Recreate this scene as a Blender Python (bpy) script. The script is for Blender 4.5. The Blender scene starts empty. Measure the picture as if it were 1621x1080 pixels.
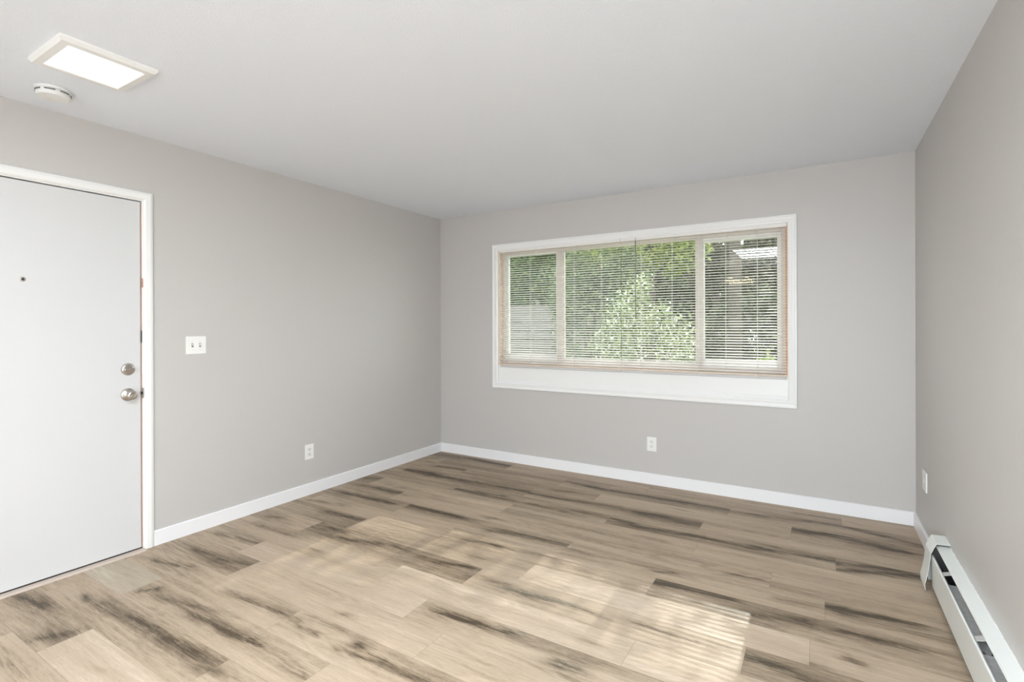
import bpy, bmesh, math, random
import numpy as np
from mathutils import Vector, Matrix

random.seed(7)
RNG = np.random.default_rng(7)
PI = math.pi
SC = bpy.context.scene
COL = SC.collection

# ------------------------------------------------------------------ camera
YAW, ROLL, PITCH = 0.5449, -0.0032, -0.0013
F_PX = 803.05
cy_, sy_ = math.cos(YAW), math.sin(YAW)
right = Vector((cy_, sy_, 0)); fwd = Vector((-sy_, cy_, 0)); up = Vector((0, 0, 1))
fwd, up = fwd * math.cos(PITCH) + up * math.sin(PITCH), up * math.cos(PITCH) - fwd * math.sin(PITCH)
right, up = right * math.cos(ROLL) + up * math.sin(ROLL), up * math.cos(ROLL) - right * math.sin(ROLL)
cam = bpy.data.cameras.new('camera')
cam.sensor_width = 36.0
cam.sensor_fit = 'HORIZONTAL'
cam.lens = F_PX / 1621 * 36.0
cam.shift_x = 0.0
cam.shift_y = -(540 - 519.07) / 1621
cam.clip_start = 0.05
camo = bpy.data.objects.new('camera', cam)
COL.objects.link(camo)
m = Matrix((right, up, -fwd)).transposed().to_4x4()
m.translation = Vector((3.4165, -4.1876, 1.3038))
camo.matrix_world = m
SC.camera = camo

# ------------------------------------------------------------------ world, sun, exposure
SKY_STRENGTH = 3.6
SUN_STRENGTH = 3.8
PANEL_STRENGTH = 1.35
OVERHEAD_STRENGTH = 35.0
PENDANT_STRENGTH = 16.0
SC.view_settings.view_transform = 'Standard'
SC.view_settings.look = 'None'
SC.view_settings.gamma = 1.0
SC.view_settings.use_curve_mapping = False
SC.view_settings.exposure = 0.0
SC.cycles.use_denoising = True
SC.cycles.max_bounces = 12
SC.cycles.diffuse_bounces = 8
SC.cycles.transparent_max_bounces = 24
SC.cycles.sample_clamp_indirect = 8.0

w = bpy.data.worlds.new('sky')
SC.world = w
w.use_nodes = True
bg = w.node_tree.nodes['Background']
bg.inputs['Color'].default_value = (0.94, 0.97, 1.0, 1)
bg.inputs['Strength'].default_value = SKY_STRENGTH

sl = bpy.data.lights.new('sun', 'SUN')
sl.energy = SUN_STRENGTH
sl.angle = 0.006
sl.color = (1.0, 0.93, 0.82)
so = bpy.data.objects.new('sun', sl)
COL.objects.link(so)
so.location = (2, 20, 14)
so.rotation_euler = Vector((0.0, -1.0, -0.604)).to_track_quat('-Z', 'Y').to_euler()

# added fill light, set in a made-up opening behind the camera
FILL_POWER = 96.0
al = bpy.data.lights.new('rear_fill_light', 'AREA')
al.shape = 'RECTANGLE'; al.size = 1.15; al.size_y = 2.10
al.energy = FILL_POWER
al.color = (0.82, 0.92, 1.0)
ao = bpy.data.objects.new('rear_fill_light', al)
COL.objects.link(ao)
ao.location = (3.345, -6.74, 1.08)
ao.rotation_euler = (PI / 2, 0, 0)      # shines towards +Y, into the room

# ------------------------------------------------------------------ room numbers (metres; back wall y=0, left wall x=0)
W, H = 3.951, 2.44
REAR = -6.6
BT, BH = 0.013, 0.089            # baseboard thickness, height
WX0, WX1, WZ0, WZ1 = 0.718, 3.222, 0.766, 2.055   # window opening
DY0, DY1, DZ = -3.700, -2.752, 2.060              # door opening
WALL_T = 0.16

# ------------------------------------------------------------------ mesh helpers
class MB:
    def __init__(s): s.v, s.f, s.mi, s.smooth = [], [], [], []
    def add(s, vs, fs, mi=0, smooth=False):
        o = len(s.v)
        s.v += [tuple(v) for v in vs]
        s.f += [tuple(i + o for i in f) for f in fs]
        s.mi += [mi] * len(fs); s.smooth += [smooth] * len(fs)
        return s
    def box(s, x0, x1, y0, y1, z0, z1, mi=0):
        x0, x1 = sorted((x0, x1)); y0, y1 = sorted((y0, y1)); z0, z1 = sorted((z0, z1))
        vs = [(x, y, z) for z in (z0, z1) for y in (y0, y1) for x in (x0, x1)]
        fs = [(0, 2, 3, 1), (4, 5, 7, 6), (0, 1, 5, 4), (2, 6, 7, 3), (0, 4, 6, 2), (1, 3, 7, 5)]
        return s.add(vs, fs, mi)
    def prism(s, prof, a0, a1, axis, mi=0, smooth=False):
        """closed 2-D profile extruded along axis ('x','y','z')"""
        n = len(prof)
        def P(p, a):
            return {'x': (a, p[0], p[1]), 'y': (p[0], a, p[1]), 'z': (p[0], p[1], a)}[axis]
        vs = [P(p, a0) for p in prof] + [P(p, a1) for p in prof]
        fs = [(i, (i + 1) % n, n + (i + 1) % n, n + i) for i in range(n)]
        s.add(vs, fs, mi, smooth)
        o = len(s.v) - 2 * n
        s.f += [tuple(range(o + n - 1, o - 1, -1)), tuple(range(o + n, o + 2 * n))]
        s.mi += [mi, mi]; s.smooth += [False, False]
        return s
    def lathe(s, prof, origin, axis, n=32, mi=0, smooth=True, squash=None):
        """profile (r, h) revolved about axis vector through origin"""
        a = Vector(axis).normalized()
        t = Vector((0, 0, 1)) if abs(a.z) < 0.9 else Vector((0, 1, 0))
        u = a.cross(t).normalized(); v = a.cross(u)
        o = Vector(origin); vs = []; fs = []
        for r, h in prof:
            for k in range(n):
                q = 2 * PI * k / n
                vs.append(o + a * h + u * (r * math.cos(q)) + v * (r * math.sin(q)))
        for i in range(len(prof) - 1):
            for k in range(n):
                fs.append((i * n + k, i * n + (k + 1) % n, (i + 1) * n + (k + 1) % n, (i + 1) * n + k))
        fs.append(tuple(range(n)))
        fs.append(tuple(range((len(prof) - 1) * n, len(prof) * n)))
        return s.add(vs, fs, mi, smooth)
    def tube(s, pts, radii, n=8, mi=0):
        pts = [Vector(p) for p in pts]
        if not hasattr(radii, '__len__'): radii = [radii] * len(pts)
        vs = []; fs = []
        for i, p in enumerate(pts):
            d = (pts[min(i + 1, len(pts) - 1)] - pts[max(i - 1, 0)]).normalized()
            t = Vector((0, 0, 1)) if abs(d.z) < 0.9 else Vector((1, 0, 0))
            u = d.cross(t).normalized(); v = d.cross(u)
            for k in range(n):
                q = 2 * PI * k / n
                vs.append(p + (u * math.cos(q) + v * math.sin(q)) * radii[i])
        for i in range(len(pts) - 1):
            for k in range(n):
                fs.append((i * n + k, i * n + (k + 1) % n, (i + 1) * n + (k + 1) % n, (i + 1) * n + k))
        fs.append(tuple(range(n))); fs.append(tuple(range((len(pts) - 1) * n, len(pts) * n)))
        return s.add(vs, fs, mi, True)
    def sweep(s, path, prof, closed, to3d, mi=0):
        """mitred moulding: path 2-D corners, prof (outward offset, height); to3d(u,v,h)"""
        n = len(path); m = len(prof); vs = []; fs = []
        P = [Vector(p) for p in path]
        for i in range(n):
            if closed or 0 < i < n - 1:
                d0 = (P[i] - P[i - 1]).normalized(); d1 = (P[(i + 1) % n] - P[i]).normalized()
            elif i == 0: d0 = d1 = (P[1] - P[0]).normalized()
            else: d0 = d1 = (P[i] - P[i - 1]).normalized()
            n0 = Vector((d0.y, -d0.x)); n1 = Vector((d1.y, -d1.x))
            mm = (n0 + n1).normalized(); k = 1.0 / max(0.2, mm.dot(n0))
            for off, h in prof:
                q = P[i] + mm * (off * k)
                vs.append(to3d(q.x, q.y, h))
        segs = n if closed else n - 1
        for i in range(segs):
            j = (i + 1) % n
            for k in range(m):
                l = (k + 1) % m
                fs.append((i * m + k, i * m + l, j * m + l, j * m + k))
        if not closed:
            fs.append(tuple(range(m))); fs.append(tuple(range((n - 1) * m, n * m)))
        return s.add(vs, fs, mi)
    def build(s, name, mats, parent=None, bevel=0.0, origin=None, seg=2):
        me = bpy.data.meshes.new(name)
        vs = s.v
        if origin is not None:
            vs = [(v[0] - origin[0], v[1] - origin[1], v[2] - origin[2]) for v in vs]
        me.from_pydata(vs, [], s.f)
        if not isinstance(mats, (list, tuple)): mats = [mats]
        for mt in mats: me.materials.append(mt)
        me.polygons.foreach_set('material_index', s.mi)
        me.polygons.foreach_set('use_smooth', s.smooth)
        bm = bmesh.new(); bm.from_mesh(me)
        bmesh.ops.recalc_face_normals(bm, faces=bm.faces)
        bm.to_mesh(me); bm.free()
        me.update()
        o = bpy.data.objects.new(name, me)
        COL.objects.link(o)
        if origin is not None and parent is None: o.location = origin
        if parent is not None: o.parent = parent
        if bevel > 0:
            b = o.modifiers.new('bevel', 'BEVEL'); b.width = bevel; b.segments = seg
            b.limit_method = 'ANGLE'; b.angle_limit = math.radians(40)
        return o

def tag(o, label=None, cat=None, group=None, kind=None):
    if label: o['label'] = label
    if cat: o['category'] = cat
    if group: o['group'] = group
    if kind: o['kind'] = kind
    return o

def empty(name, loc=(0, 0, 0)):
    o = bpy.data.objects.new(name, None)
    COL.objects.link(o); o.location = loc; o.empty_display_size = 0.1
    return o

def part(mb, name, mats, root, bevel=0.0, seg=2):
    """mesh given in world coordinates, parented to a root Empty that has only a location"""
    base = root; off = Vector((0, 0, 0))
    while base is not None:
        off += Vector(base.location); base = base.parent
    mb.v = [(v[0] - off.x, v[1] - off.y, v[2] - off.z) for v in mb.v]
    return mb.build(name, mats, root, bevel, None, seg)

# ------------------------------------------------------------------ materials
def mat(name, color, rough=0.5, metallic=0.0, spec=0.5, bump=None, emit=None, noise=None):
    mt = bpy.data.materials.new(name); mt.use_nodes = True
    nt = mt.node_tree; p = nt.nodes['Principled BSDF']
    p.inputs['Base Color'].default_value = (*color, 1)
    p.inputs['Roughness'].default_value = rough
    p.inputs['Metallic'].default_value = metallic
    p.inputs['Specular IOR Level'].default_value = spec
    tc = nt.nodes.new('ShaderNodeTexCoord')
    if noise:
        sc, amt = noise
        n = nt.nodes.new('ShaderNodeTexNoise'); n.inputs['Scale'].default_value = sc; n.inputs['Detail'].default_value = 4
        nt.links.new(tc.outputs['Object'], n.inputs['Vector'])
        mx = nt.nodes.new('ShaderNodeMix'); mx.data_type = 'RGBA'
        mx.inputs['A'].default_value = (*[c * (1 - amt) for c in color], 1)
        mx.inputs['B'].default_value = (*[min(1, c * (1 + amt)) for c in color], 1)
        nt.links.new(n.outputs['Fac'], mx.inputs['Factor'])
        nt.links.new(mx.outputs['Result'], p.inputs['Base Color'])
    if bump:
        sc, st, dist = bump
        n = nt.nodes.new('ShaderNodeTexNoise'); n.inputs['Scale'].default_value = sc; n.inputs['Detail'].default_value = 3
        nt.links.new(tc.outputs['Object'], n.inputs['Vector'])
        b = nt.nodes.new('ShaderNodeBump'); b.inputs['Strength'].default_value = st; b.inputs['Distance'].default_value = dist
        nt.links.new(n.outputs['Fac'], b.inputs['Height'])
        nt.links.new(b.outputs['Normal'], p.inputs['Normal'])
    if emit:
        p.inputs['Emission Color'].default_value = (*emit[0], 1)
        p.inputs['Emission Strength'].default_value = emit[1]
    return mt

M_WALL = mat('grey_wall_paint', (0.565, 0.545, 0.527), 0.42, spec=0.4, bump=(190, 0.25, 0.002))
M_CEIL = mat('white_ceiling_paint', (0.84, 0.878, 0.945), 0.7, spec=0.3, bump=(170, 0.5, 0.004))
M_TRIM = mat('white_trim_paint', (0.86, 0.86, 0.85), 0.35, bump=(60, 0.04, 0.001))
M_BASE = mat('white_baseboard_paint', (0.86, 0.86, 0.875), 0.35)
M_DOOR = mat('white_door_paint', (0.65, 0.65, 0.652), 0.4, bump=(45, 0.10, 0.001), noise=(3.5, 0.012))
M_DARK = mat('dark_gap', (0.03, 0.025, 0.022), 0.8)
M_COPPER = mat('copper_weatherstrip', (0.50, 0.30, 0.23), 0.45, metallic=0.4, noise=(9, 0.3))
M_NICKEL = mat('satin_nickel', (0.56, 0.52, 0.48), 0.28, metallic=1.0, bump=(300, 0.05, 0.0005))
M_THRESH = mat('threshold_wood', (0.56, 0.47, 0.41), 0.5, noise=(30, 0.1))
M_PLATE = mat('white_plastic_plate', (0.86, 0.855, 0.83), 0.3, noise=(5, 0.01))
M_SLOT = mat('slot_dark', (0.12, 0.11, 0.10), 0.6)
M_TOGGLE = mat('ivory_toggle', (0.80, 0.79, 0.76), 0.35)
M_BLIND = mat('white_aluminium_slat', (0.83, 0.81, 0.78), 0.4, spec=0.5)
M_RAIL = mat('grey_blind_rail', (0.60, 0.595, 0.585), 0.4)
M_CORD = mat('white_cord', (0.86, 0.84, 0.80), 0.7)
M_WAND = mat('clear_grey_wand', (0.32, 0.30, 0.27), 0.25)
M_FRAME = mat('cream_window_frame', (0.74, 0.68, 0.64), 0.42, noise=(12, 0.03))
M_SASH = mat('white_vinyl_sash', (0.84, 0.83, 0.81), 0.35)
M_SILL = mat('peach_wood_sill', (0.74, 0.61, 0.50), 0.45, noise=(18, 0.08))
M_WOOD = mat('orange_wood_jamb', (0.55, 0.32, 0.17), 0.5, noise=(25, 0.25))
M_HEAT = mat('white_enamel_metal', (0.80, 0.825, 0.80), 0.35, noise=(14, 0.02), bump=(25, 0.04, 0.001))
M_FIN = mat('aluminium_fins', (0.58, 0.57, 0.56), 0.45, metallic=0.3, noise=(60, 0.3))
M_PIPE = mat('copper_pipe', (0.45, 0.25, 0.15), 0.4, metallic=0.9)
M_BRACKET = mat('bracket_metal', (0.66, 0.64, 0.62), 0.45, metallic=0.2)
M_INSIDE = mat('heater_inner_shade', (0.05, 0.045, 0.045), 0.7)  # near-black, carries the shade inside the heater
M_LAMPFRAME = mat('lamp_white_frame', (0.84, 0.835, 0.82), 0.35)
M_SMOKE = mat('smoke_white_plastic', (0.82, 0.82, 0.815), 0.4)
M_BARK = mat('bark', (0.085, 0.072, 0.058), 0.9, bump=(20, 0.6, 0.02), noise=(9, 0.35))
M_LAWN = mat('lawn', (0.20, 0.26, 0.10), 0.9, noise=(6, 0.4))
M_FENCE = mat('pale_fence_paint', (0.19, 0.178, 0.165), 0.7, noise=(1.5, 0.25))
M_OUTER = mat('outer_siding', (0.55, 0.52, 0.48), 0.7)
M_HAZEL = mat('warm_shade_glass', (0.9, 0.8, 0.6), 0.3, emit=((1.0, 0.80, 0.52), PENDANT_STRENGTH))
M_OVERHEAD = mat('bright_diffuser', (0.9, 0.9, 0.9), 0.4, emit=((0.85, 0.935, 1.0), OVERHEAD_STRENGTH))
M_PANEL = mat('lit_diffuser', (0.9, 0.9, 0.9), 0.4, emit=((0.93, 0.97, 1.0), PANEL_STRENGTH))

def glass_mat():
    mt = bpy.data.materials.new('window_glass'); mt.use_nodes = True
    nt = mt.node_tree; nt.nodes.clear()
    out = nt.nodes.new('ShaderNodeOutputMaterial'); mx = nt.nodes.new('ShaderNodeMixShader')
    tr = nt.nodes.new('ShaderNodeBsdfTransparent'); tr.inputs['Color'].default_value = (0.96, 0.98, 0.97, 1)
    gl = nt.nodes.new('ShaderNodeBsdfGlossy'); gl.inputs['Roughness'].default_value = 0.0
    lw = nt.nodes.new('ShaderNodeLayerWeight'); lw.inputs['Blend'].default_value = 0.5
    pw = nt.nodes.new('ShaderNodeMath'); pw.operation = 'POWER'; pw.inputs[1].default_value = 5
    ma = nt.nodes.new('ShaderNodeMath'); ma.operation = 'MULTIPLY_ADD'; ma.inputs[1].default_value = 0.95; ma.inputs[2].default_value = 0.045
    nt.links.new(lw.outputs['Facing'], pw.inputs[0]); nt.links.new(pw.outputs[0], ma.inputs[0])
    nt.links.new(ma.outputs[0], mx.inputs[0]); nt.links.new(tr.outputs[0], mx.inputs[1]); nt.links.new(gl.outputs[0], mx.inputs[2])
    nt.links.new(mx.outputs[0], out.inputs[0])
    return mt
M_GLASS = glass_mat()

def leaf_mat(name, c0, c1, c2, trans=0.4, rough=0.5):
    mt = bpy.data.materials.new(name); mt.use_nodes = True
    nt = mt.node_tree; nt.nodes.clear()
    out = nt.nodes.new('ShaderNodeOutputMaterial'); mx = nt.nodes.new('ShaderNodeMixShader')
    at = nt.nodes.new('ShaderNodeAttribute'); at.attribute_name = 'rnd'
    rp = nt.nodes.new('ShaderNodeValToRGB')
    rp.color_ramp.elements[0].color = (*c0, 1); rp.color_ramp.elements[1].color = (*c2, 1)
    e = rp.color_ramp.elements.new(0.55); e.color = (*c1, 1)
    nt.links.new(at.outputs['Fac'], rp.inputs[0])
    p = nt.nodes.new('ShaderNodeBsdfPrincipled'); p.inputs['Roughness'].default_value = rough
    p.inputs['Specular IOR Level'].default_value = 0.4
    tl = nt.nodes.new('ShaderNodeBsdfTranslucent')
    nt.links.new(rp.outputs[0], p.inputs['Base Color']); nt.links.new(rp.outputs[0], tl.inputs['Color'])
    mx.inputs[0].default_value = trans
    nt.links.new(p.outputs[0], mx.inputs[1]); nt.links.new(tl.outputs[0], mx.inputs[2])
    nt.links.new(mx.outputs[0], out.inputs[0])
    return mt

# ------------------------------------------------------------------ floor: vinyl planks laid along the window wall
ROW_Y0, ROW_P, PLANK_L = 0.05, 0.18824, 1.30
JOINTS = {-1: 0.35, 0: .94, 1: .27, 2: .66, 3: .152, 4: .89, 5: .19, 6: .6, 7: .835, 8: .09, 9: .78, 10: .56, 11: .16, 12: .513, 13: .745,
          14: .068, 15: .49, 16: .13, 17: .717, 18: .449, 19: 1.0, 20: .2, 21: .7}
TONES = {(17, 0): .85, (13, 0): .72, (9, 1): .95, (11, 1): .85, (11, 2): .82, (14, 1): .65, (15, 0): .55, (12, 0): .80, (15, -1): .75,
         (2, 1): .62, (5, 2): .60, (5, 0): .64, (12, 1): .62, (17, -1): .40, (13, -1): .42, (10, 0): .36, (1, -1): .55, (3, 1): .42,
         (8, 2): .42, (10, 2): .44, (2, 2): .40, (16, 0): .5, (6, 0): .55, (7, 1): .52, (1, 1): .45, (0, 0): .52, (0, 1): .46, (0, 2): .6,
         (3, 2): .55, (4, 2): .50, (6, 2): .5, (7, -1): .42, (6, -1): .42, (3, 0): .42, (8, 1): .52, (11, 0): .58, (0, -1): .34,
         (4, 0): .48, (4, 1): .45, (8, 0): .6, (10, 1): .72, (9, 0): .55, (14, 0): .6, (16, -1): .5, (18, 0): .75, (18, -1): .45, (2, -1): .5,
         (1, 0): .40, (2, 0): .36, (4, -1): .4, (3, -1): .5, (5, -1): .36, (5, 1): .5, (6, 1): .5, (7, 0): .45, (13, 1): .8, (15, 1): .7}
STREAKS = [tuple(map(float, q.split(','))) for q in """0.102,-3.319,0.284,-3.290,3,0.8,0.1;
0.606,-3.397,0.668,-3.324,5,0.6,0.1;
0.368,-3.162,0.404,-3.167,2,0.8,0.5;
0.513,-3.153,0.813,-3.129,4,0.6,0;
0.813,-3.129,1.257,-3.104,4.5,0.6,0;
1.257,-3.104,1.405,-3.092,4,0.5,0;
0.539,-2.998,0.578,-2.939,2.5,0.7,0.1;
0.716,-2.973,1.247,-2.852,2.5,0.45,0;
0.997,-2.973,1.379,-2.934,3,0.6,0;
0.629,-3.513,0.870,-3.517,4,0.5,0;
1.031,-3.359,1.134,-3.322,2,0.35,0;
1.375,-3.152,1.463,-3.129,3,0.6,0;
0.967,-2.777,1.303,-2.754,2.2,0.75,0;
1.210,-2.972,1.432,-2.945,2.5,0.75,0;
1.361,-2.755,1.419,-2.749,2,0.5,0;
1.490,-2.779,1.580,-2.776,1.6,0.9,0;
1.485,-2.710,1.638,-2.701,3,0.45,0;
1.538,-2.623,1.587,-2.614,1.8,0.75,0;
1.793,-2.740,1.807,-2.742,4,0.9,0;
1.760,-2.789,1.960,-2.770,3.5,0.6,0;
1.959,-2.768,2.165,-2.759,3.5,0.55,0;
1.580,-2.943,1.766,-2.968,2.5,0.6,0;
1.912,-2.384,2.107,-2.360,2.8,0.8,0;
1.944,-2.380,2.257,-2.345,3.2,0.9,0;
2.254,-2.343,2.337,-2.324,3,0.45,0.5;
1.429,-2.949,1.444,-2.950,1.6,0.9,0;
1.414,-2.404,1.466,-2.392,1,0.55,0;
2.084,-2.039,2.410,-2.011,3.2,0.65,0.7;
2.187,-2.033,2.212,-2.033,1.5,0.6,0;
1.944,-2.012,2.066,-2.014,3,0.55,0;
2.494,-2.021,2.577,-2.038,1.6,0.6,0.2;
2.565,-2.237,2.631,-2.233,2,0.55,0;
2.752,-2.007,2.961,-2.011,4,0.55,0;
2.546,-2.419,2.614,-2.410,4,0.85,0.6;
2.370,-2.328,2.677,-2.329,5,0.3,0;
2.104,-2.549,2.260,-2.558,2,0.35,0;
2.328,-2.571,2.418,-2.569,2,0.3,0;
2.668,-1.485,2.744,-1.459,2.2,0.8,0;
2.693,-1.603,2.784,-1.593,2.5,0.85,0.6;
2.739,-1.605,3.029,-1.578,3,0.45,0;
3.049,-1.306,3.137,-1.300,1.3,0.75,0;
3.077,-1.681,3.354,-1.614,5,0.55,0;
3.253,-1.457,3.413,-1.442,2.5,0.6,0;
3.418,-1.422,3.510,-1.414,3.4,0.95,0.2;
3.509,-1.429,3.673,-1.389,3.4,0.85,0.2;
3.673,-1.389,3.775,-1.379,3,0.6,0.1;
3.376,-1.919,3.420,-1.914,3,0.5,0;
3.517,-1.809,3.547,-1.819,3.2,0.9,0;
3.498,-1.614,3.746,-1.598,3.5,0.65,0.1;
3.147,-1.993,3.291,-2.004,3.4,0.7,0.5;
3.343,-2.014,3.413,-2.019,3,0.6,0;
3.413,-0.999,3.844,-0.839,3.2,0.8,0.2;
0.172,-2.406,0.518,-2.363,3.4,0.65,0;
0.284,-2.603,0.502,-2.588,2.5,0.6,0;
0.523,-2.599,0.727,-2.543,4.5,0.6,0;
0.224,-2.799,0.457,-2.747,3.4,0.75,0;
0.411,-2.757,0.453,-2.758,2,0.7,0;
0.186,-2.063,0.232,-2.049,1.8,0.75,0;
0.295,-2.191,0.577,-2.194,3,0.5,0;
0.372,-1.647,0.414,-1.654,1.6,0.7,0;
0.120,-1.701,0.421,-1.634,2.5,0.5,0;
0.212,-1.455,0.549,-1.447,2.4,0.65,0;
0.456,-1.800,0.802,-1.789,4.5,0.7,0;
0.586,-1.956,0.810,-1.968,6,0.55,0;
0.875,-2.242,0.908,-2.241,1.6,0.8,0;
0.900,-2.055,1.139,-1.993,2.8,0.65,0;
0.044,-0.334,0.152,-0.270,2.5,0.5,0;
0.461,-0.088,0.929,-0.143,3,0.55,0;
0.375,-0.470,0.655,-0.456,3,0.75,0;
0.169,-0.712,0.449,-0.691,3.2,0.8,0;
0.480,-0.727,1.056,-0.700,3.2,0.75,0;
1.056,-0.700,1.787,-0.680,3.2,0.8,0;
0.062,-1.083,0.160,-1.046,3,0.55,0;
0.351,-1.233,0.597,-1.223,3.2,0.75,0;
0.024,-1.271,0.348,-1.234,4,0.35,0;
1.102,-0.897,1.323,-0.878,2.4,0.65,0;
0.905,-0.923,1.439,-0.919,5,0.45,0;
0.479,-1.439,0.690,-1.436,2.8,0.85,0;
0.197,-1.451,0.479,-1.439,3,0.5,0;
0.842,-1.400,1.297,-1.398,3,0.9,0;
1.612,-0.927,1.904,-0.931,3,0.5,0;
0.464,-1.786,0.759,-1.783,4,0.5,0;
1.471,-1.312,1.525,-1.294,1.4,0.75,0;
1.614,-1.490,1.795,-1.440,3,0.55,0;
1.765,-1.656,1.800,-1.655,2,0.75,0;
1.579,-1.675,1.763,-1.652,2.2,0.55,0;
1.248,-1.975,1.574,-1.993,2.6,0.55,0;
1.614,-1.987,1.782,-1.953,2.4,0.75,0;
1.730,-1.846,1.773,-1.838,2,0.4,0;
1.572,-0.294,1.831,-0.313,3.2,0.75,0;
1.839,-0.332,2.503,-0.320,3.2,0.75,0;
2.503,-0.320,3.050,-0.306,3.2,0.75,0.3;
1.625,-0.552,1.723,-0.530,1.3,0.75,0;
1.251,-0.726,1.703,-0.714,3.2,0.7,0;
1.703,-0.714,2.137,-0.655,3,0.55,0;
2.323,-0.688,2.484,-0.678,2.4,0.75,0;
2.386,-0.714,2.740,-0.731,5,0.5,0;
2.498,-0.477,2.597,-0.484,1.2,0.65,0;
1.592,-0.924,1.995,-0.883,2.6,0.55,0;
2.204,-0.890,2.340,-0.909,3,0.8,0;
2.400,-0.934,2.737,-0.906,3.2,0.75,0;
2.736,-0.902,3.108,-0.917,3.2,0.8,0.2;
2.494,-1.079,2.590,-1.076,1.3,0.75,0;
1.697,-1.440,2.127,-1.425,3.4,0.55,0;
2.182,-1.457,2.233,-1.461,1.2,0.7,0;
2.248,-1.477,2.607,-1.462,2.6,0.55,0;
1.830,-1.653,2.122,-1.622,2,0.35,0;
3.052,-0.319,3.502,-0.254,3.2,0.55,0.1;
3.322,-0.135,3.540,-0.122,2.6,0.55,0;
3.270,-0.481,3.464,-0.451,3.6,0.85,0;
3.464,-0.446,3.735,-0.497,5,0.45,0;
3.587,-0.263,3.745,-0.310,2.6,0.75,0.2;
3.746,-0.301,3.930,-0.357,3.5,0.55,0;
3.735,-0.523,3.822,-0.519,3,0.85,0;
3.105,-0.892,3.466,-0.865,3.2,0.85,0.2;
3.473,-0.885,3.871,-0.791,3.2,0.8,0.3""".replace('\n', '').split(';')]

def build_floor():
    st = np.array(STREAKS)
    V = []; Fq = []; tone = []; strk = []; grn = []; sx = []; sy = []; n0 = 0
    rng = np.random.default_rng(11)
    x_lo, x_hi = 0.0, W
    y_hi, y_lo = 0.0, REAR
    row = -1
    while True:
        ya, yb = -(ROW_Y0 + row * ROW_P), -(ROW_Y0 + (row + 1) * ROW_P)
        if ya < y_lo: break
        a, b = min(ya, y_hi), max(yb, y_lo)
        j0 = JOINTS.get(row, (row * 0.437) % 1.3)
        k = -2
        while j0 + k * PLANK_L < x_hi:
            xa, xb = max(j0 + k * PLANK_L, x_lo), min(j0 + (k + 1) * PLANK_L, x_hi)
            if xb - xa > 1e-4:
                near = a > -3.9
                nx = max(2, int((xb - xa) / 0.022) + 1) if near else 3
                ny = max(2, int((a - b) / 0.0085) + 1) if near else 3
                g = 0.0004
                X, Y = np.meshgrid(np.linspace(xa + g, xb - g, nx), np.linspace(a - g, b + g, ny))
                X, Y = X.ravel(), Y.ravel()
                s = np.zeros_like(X); gg = np.zeros_like(X)
                rs, rg = rng.random(4), rng.random(4)
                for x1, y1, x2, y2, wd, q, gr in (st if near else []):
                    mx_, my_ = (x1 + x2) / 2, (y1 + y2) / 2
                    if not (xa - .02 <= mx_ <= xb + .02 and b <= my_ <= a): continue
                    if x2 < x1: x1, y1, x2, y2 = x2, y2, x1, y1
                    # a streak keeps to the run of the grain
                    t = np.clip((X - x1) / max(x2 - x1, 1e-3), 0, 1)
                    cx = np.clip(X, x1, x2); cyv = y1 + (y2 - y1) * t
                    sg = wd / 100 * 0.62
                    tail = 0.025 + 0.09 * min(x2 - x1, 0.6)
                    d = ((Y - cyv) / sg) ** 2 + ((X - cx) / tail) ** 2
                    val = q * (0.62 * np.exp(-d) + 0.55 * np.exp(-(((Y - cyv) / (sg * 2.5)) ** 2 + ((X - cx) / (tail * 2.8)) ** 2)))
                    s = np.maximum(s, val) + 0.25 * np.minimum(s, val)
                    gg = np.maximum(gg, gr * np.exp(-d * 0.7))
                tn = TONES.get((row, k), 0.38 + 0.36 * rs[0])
                if (row, k) == (15, -1): gg += 0.55
                V.append(np.stack([X, Y, np.zeros_like(X)], 1))
                idx = np.arange(nx * ny).reshape(ny, nx) + n0
                Fq.append(np.stack([idx[:-1, :-1], idx[1:, :-1], idx[1:, 1:], idx[:-1, 1:]], -1).reshape(-1, 4))
                n0 += nx * ny
                tone.append(np.full(nx * ny, tn)); strk.append(s); grn.append(gg)
                sx.append(np.full(nx * ny, rs[1] * 40)); sy.append(np.full(nx * ny, rs[2] * 40))
            k += 1
        row += 1
    V = np.concatenate(V); Fq = np.concatenate(Fq)
    me = bpy.data.meshes.new('floor')
    # a slab under the planks gives the floor its thickness
    o = n0
    slab = [(0, 0, -0.001), (W, 0, -0.001), (W, REAR, -0.001), (0, REAR, -0.001), (0, 0, -0.1), (W, 0, -0.1), (W, REAR, -0.1), (0, REAR, -0.1)]
    faces = [tuple(f) for f in Fq.tolist()] + [(o, o + 3, o + 2, o + 1), (o + 4, o + 5, o + 6, o + 7), (o, o + 1, o + 5, o + 4), (o + 1, o + 2, o + 6, o + 5),
                                              (o + 2, o + 3, o + 7, o + 6), (o + 3, o, o + 4, o + 7)]
    me.from_pydata(V.tolist() + slab, [], faces)
    for nm, arr in (('tone', tone), ('streak', strk), ('green', grn), ('seedx', sx), ('seedy', sy)):
        at = me.attributes.new(nm, 'FLOAT', 'POINT')
        at.data.foreach_set('value', np.concatenate(arr + [np.zeros(8)]).astype(np.float32))
    ob = bpy.data.objects.new('floor', me); COL.objects.link(ob)
    return ob

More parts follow.
